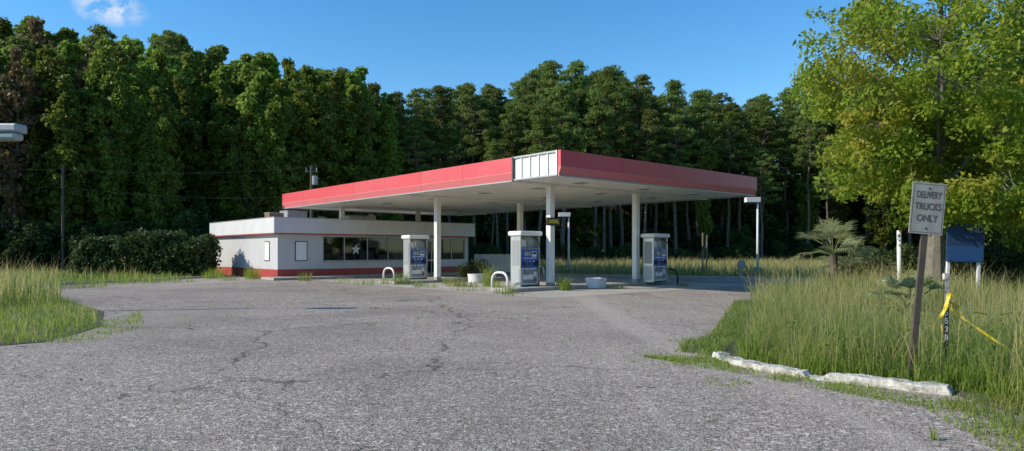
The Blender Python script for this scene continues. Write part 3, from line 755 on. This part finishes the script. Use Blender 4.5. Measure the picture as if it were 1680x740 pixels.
def palm(x,y,th,fr,n=30):
    mb=MB(); mb.tube([(0,0,0),(.05,0,th*.5),(0,0,th)],[.2,.17,.16],M['bark'],10)
    for i in range(n):
        a=i*2.399; el=random.uniform(-.25,1.35); L=random.uniform(.6,.95)*fr
        dh=Vector((math.cos(a),math.sin(a),0)); p0=Vector((0,0,th)); 
        p1=p0+dh*L*.5*math.cos(el)+Vector((0,0,L*.5*math.sin(el)+.12)); p2=p1+dh*L*.5*math.cos(el)+Vector((0,0,L*.5*math.sin(el)-.1))
        mb.tube([p0,p1,p2],[.022,.017,.012],M['l_palm'],4,False)
        ax=(p2-p1).normalized(); sd=ax.cross(Vector((0,0,1))).normalized(); nm=sd.cross(ax)
        for j in range(17):
            t=(j/16-.5)*2.2; dr=(ax*math.cos(t)+sd*math.sin(t)).normalized(); LL=fr*.7*(1-.25*abs(t)/1.1)*random.uniform(.85,1.1)
            w=dr.cross(nm).normalized()*.024; m=p2+dr*LL*.6; e_=p2+dr*LL+Vector((0,0,-.22*LL))
            mb.add([p2-w*.3,p2+w*.3,m+w,m-w,e_+w*.15,e_-w*.15],[(0,1,2,3),(3,2,4,5)],M['l_palm'])
    mb.obj('palm_tree',None,(x,y,0))
palm(at(1367,28),28,1.5,1.25,24); palm(at(1392,30),30,.9,1.1,18); palm(at(1492,13.5),13.5,.35,.7,16)

# ---------------------------------------------------------------- grasses
def grass_obj(name,specs):
    mb=MB()
    for (P,h,w,mat,lean) in specs:
        V,Fc=blades(P,h,w,lean); mb.add(V,Fc,mat)
    return mb.obj(name)
near=[(5.3,5.4),(5.3,7.65),(4.6,8.35),(4.0,8.85),(3.6,9.6),(3.45,10.2),(3.8,11.0),(4.7,13),(6.2,17),(14,17),(14,4)]
edge=[(5.3,5.4),(5.3,7.65),(4.6,8.35),(4.0,8.85),(3.6,9.6),(3.45,10.2),(3.8,11.0),(4.7,13),(6.2,17),(7.2,17),(5.6,13),(4.8,11),(5,9.4),(6.2,8.3),(6.3,5.4)]
far_r=[(6.1,17),(7.9,21.5),(10.8,25.5),(15,29.2),(22,30.6),(40,26),(40,14),(14,15)]
grass_obj('tall_grass',[
 (sample(near,30000,1.3,8,.75,1.3),.52,.010,M['g_green'],.6),
 (sample(near,11000,1.3,8,.3,1.3),.30,.014,M['g_short'],.8),
 (sample(edge,9000,0,8,.4,2.3),.26,.010,M['g_short'],.9),
 (sample(near,11000,1.0,8,.8,1.0),.84,.006,M['g_straw'],.55),
 (sample(far_r,24000,1,17,.5,.8),.60,.018,M['g_green'],.5),
 (sample(far_r,12000,1,17,.6,.8),.9,.012,M['g_straw'],.45)])
fr=[(2.0,10.4),(3.2,10.3),(3.6,9.0),(4.9,7.3),(4.9,5.2),(3.9,5.2),(4.3,7.0),(3.0,9.0)]
grass_obj('weedy_fringe',[(sample(fr,4500,0,8,.9,2.5),.06,.010,M['g_short'],.9),(sample([(4.5,5.0),(4.6,7.2),(5.3,7.4),(5.6,5.0)],1500,0,8,.5,3),.13,.008,M['g_green'],.9),
 (sample([(3.1,10.2),(3.6,11.2),(4.5,13.2),(6,17),(7.8,21.6),(7.2,21.6),(5.4,17),(4.0,13.2),(2.7,11)],3500,.5,10,.6,2),.13,.012,M['g_green'],.8)])
mb=MB(); P=[]
for i in range(90):
    x,y,_=sample(near,1,1.0,8)[0]; h=random.uniform(.25,.65)
    k=90; d=unit(k)*(R.random(k)**.5)[:,None]*random.uniform(.12,.26); c=np.array([x,y,h*.7]); q=c+d*np.array([1,1,1.3]); P.append(q)
P=np.concatenate(P); P=P[P[:,2]>.03]; V,Fc=leaves(P,.026,.5); mb.add(V,Fc,M['l_weed']); mb.obj('broadleaf_weeds')
lnear=[(-8.55,12.0),(-8.6,12.9),(-9.1,14.6),(-11.2,18),(-15,22.3),(-26,24),(-26,10),(-13,9.4),(-9.3,11.3)]
lfar=[(-13.5,20),(-15.7,23),(-20.4,27.2),(-30,29.3),(-50,29.3),(-50,18),(-16,18)]
grass_obj('grass_tufts',[
 (sample(lnear,28000,1,12,.5,1.2),.17,.010,M['g_short'],.7),
 (sample(lnear,2500,1,12,.8,1.2),.34,.007,M['g_straw'],.5),
 (sample(lfar,14000,1,20,.5,.8),.6,.016,M['g_green'],.5),
 (sample(lfar,8000,1,20,.6,.8),1.05,.011,M['g_straw'],.4),
 (sample([(-8.6,12),(-7.6,12.4),(-8.0,14.5),(-10,18),(-9.4,14.6)],900,0,12,.85,2.2),.07,.014,M['g_short'],.8)])
fR=[(1,46.5),(8,43),(13.5,40.4),(18,37),(24,33.5),(60,32),(85,78),(0,72),(-1,56)]
fL=[(-19.5,43),(-21,35),(-23,31.6),(-60,30.5),(-60,50),(-19.5,54)]
grass_obj('field_grass',[
 (sample(fR,46000,1.4,36,.4,.3),.75,.03,M['g_straw'],.4),(sample(fR,22000,1.4,36,.5,.3),.6,.035,M['g_green'],.45),
 (sample(fL,18000,.6,36,.5,.5),.38,.035,M['g_green'],.6),(sample(fL,2500,.6,36,.5,.5),.7,.02,M['g_straw'],.4)])
specs=[]
def tuft(x,y,r,n,h,w,mat,z=0):
    a=R.random(n)*6.28; q=r*np.sqrt(R.random(n)); P=np.stack([x+q*np.cos(a),y+q*np.sin(a),np.full(n,z)],1); specs.append((P,h,w,mat,.6))
for (px,py,n,h,r) in ((640,466,130,.35,.5),(660,467,110,.5,.4),(750,470,140,.45,.5),(765,471,80,.25,.6),(735,466,80,.4,.3),(800,470,110,.7,.3),(812,472,60,.35,.4),(928,477,120,.5,.25),(920,474,90,.4,.3),(830,482,120,.25,.5),(700,472,60,.2,.6),(770,477,90,.15,.8),(850,485,50,.12,.6),(500,461,80,.5,.4),(415,458,140,.6,.5),(350,457,160,.5,.6),(375,460,90,.35,.6),(1120,470,60,.3,.4),(1010,474,60,.2,.4),(560,464,40,.25,.5),(600,467,60,.25,.6),(690,470,60,.3,.4),(1340,470,140,.3,1.0),(1300,474,90,.25,.8),(200,466,200,.35,1.5),(270,463,200,.4,1.5),(130,472,200,.4,1.2)):
    x,y=gp(px,py); tuft(x,y,r,n,h,.018,M['g_green'] if random.random()<.6 else M['g_short'])
for (px,py,n,h,r) in ((125,520,60,.06,.6),(140,540,60,.06,.5),(115,560,80,.08,.4),(90,520,80,.1,.4),(1100,585,90,.05,.5),(1150,600,140,.06,.4),(1080,592,60,.04,.5),(1190,628,80,.05,.3),(1533,722,14,.14,.05),(1130,560,40,.05,.4)):
    x,y=gp(px,py); tuft(x,y,r,n,h,.012,M['g_short'],.004)
for i in range(110):
    x,y,_=sample([(-20,34),(-9,14),(2,10),(6,20),(0,24),(-12,36)],1)[0]; tuft(x,y,.3,9,.05,.012,M['g_short'],.004)
grass_obj('pavement_weeds',specs)
mb=MB(); P=[]
for (px,D,h,r) in ((775,36.5,1.1,.6),(790,37,1.3,.6),(762,37.5,.9,.5)):
    k=700; d=unit(k)*(R.random(k)**.5)[:,None]*r; P.append(np.array([at(px,D),D,h*.55])+d)
P=np.concatenate(P);P=P[P[:,2]>.02]; V,Fc=leaves(P,.06,.4); mb.add(V,Fc,M['l_dark']); mb.obj('shrub')
mb=MB()
for i in range(22):
    x,y,_=sample([(-9,12),(-6,8),(4,6.5),(3,12),(5,22),(-10,26)],1,.5)[0]; a=random.random()*6.3; L=random.uniform(.05,.25)
    mb.tube([(x,y,.010),(x+L*math.cos(a)*.5,y+L*math.sin(a)*.5,.018),(x+L*math.cos(a+.3),y+L*math.sin(a+.3),.010)],.0035,M['wood'],4)
P=sample([(-9,12),(-6,7),(4.6,6),(3.4,12),(5,22),(-10,26)],150,.8,8); P[:,2]=.008
V,Fc=leaves(P,.018,.5,.4,.8); mb.add(V,Fc,M['brownbox']); mb.obj('twigs_and_leaf_litter')

# ---------------------------------------------------------------- light, sky, camera
el=math.radians(30); az=Vector((-.97,-.22,0)).normalized()
S=Vector((az.x*math.cos(el),az.y*math.cos(el),math.sin(el)))
ld=bpy.data.lights.new('sun','SUN'); ld.energy=5.0; ld.angle=math.radians(.5); ld.color=(1,.92,.77)
lo=bpy.data.objects.new('sun',ld); scene.collection.objects.link(lo); lo.rotation_euler=S.to_track_quat('Z','Y').to_euler(); lo.location=(-30,-10,40)
w=bpy.data.worlds.new('World'); scene.world=w; w.use_nodes=True; nt=w.node_tree; nt.nodes.clear()
out=nt.nodes.new('ShaderNodeOutputWorld'); bg=nt.nodes.new('ShaderNodeBackground'); sk=nt.nodes.new('ShaderNodeTexSky')
sk.sky_type='NISHITA'; sk.sun_disc=False; sk.sun_elevation=el; sk.sun_rotation=math.atan2(az.x,az.y)%(2*math.pi)
sk.air_density=1.15; sk.dust_density=0; sk.ozone_density=4.0
bg.inputs[1].default_value=.15
tc=nt.nodes.new('ShaderNodeTexCoord'); dv=Vector((-.603,1,.363)).normalized()
mp=N(nt,'ShaderNodeMapping'); nt.links.new(tc.outputs['Generated'],mp.inputs[0]); mp.inputs['Location'].default_value=(-dv.x*24,-dv.y*24,-dv.z*50); mp.inputs['Scale'].default_value=(24,24,50)
ln=N(nt,'ShaderNodeVectorMath',operation='LENGTH'); nt.links.new(mp.outputs[0],ln.inputs[0])
mask=mrange(nt,ln.outputs['Value'],0.1,1.1,1,0)
cn=noise(nt,tc.outputs['Generated'],34,6,.6,.6)
cf=math_(nt,'MULTIPLY',mask,mrange(nt,cn,.40,.60,0,1.0))
hs=N(nt,'ShaderNodeHueSaturation'); nt.links.new(sk.outputs[0],hs.inputs['Color']); hs.inputs['Saturation'].default_value=1.28; hs.inputs['Value'].default_value=1.27
c=mixc(nt,cf,hs.outputs[0],(6.0,6.2,6.4))
nt.links.new(c,bg.inputs[0]); nt.links.new(bg.outputs[0],out.inputs[0])
cam=bpy.data.cameras.new('camera'); co=bpy.data.objects.new('camera',cam); scene.collection.objects.link(co)
cam.sensor_width=36; cam.lens=36*F/1680; cam.shift_y=(HZ-370)/1680; cam.clip_end=2000; cam.clip_start=.05
co.location=(0,0,CH); co.rotation_euler=(math.pi/2,0,0); scene.camera=co
scene.view_settings.view_transform='Standard'; scene.view_settings.look='None'; scene.view_settings.exposure=0
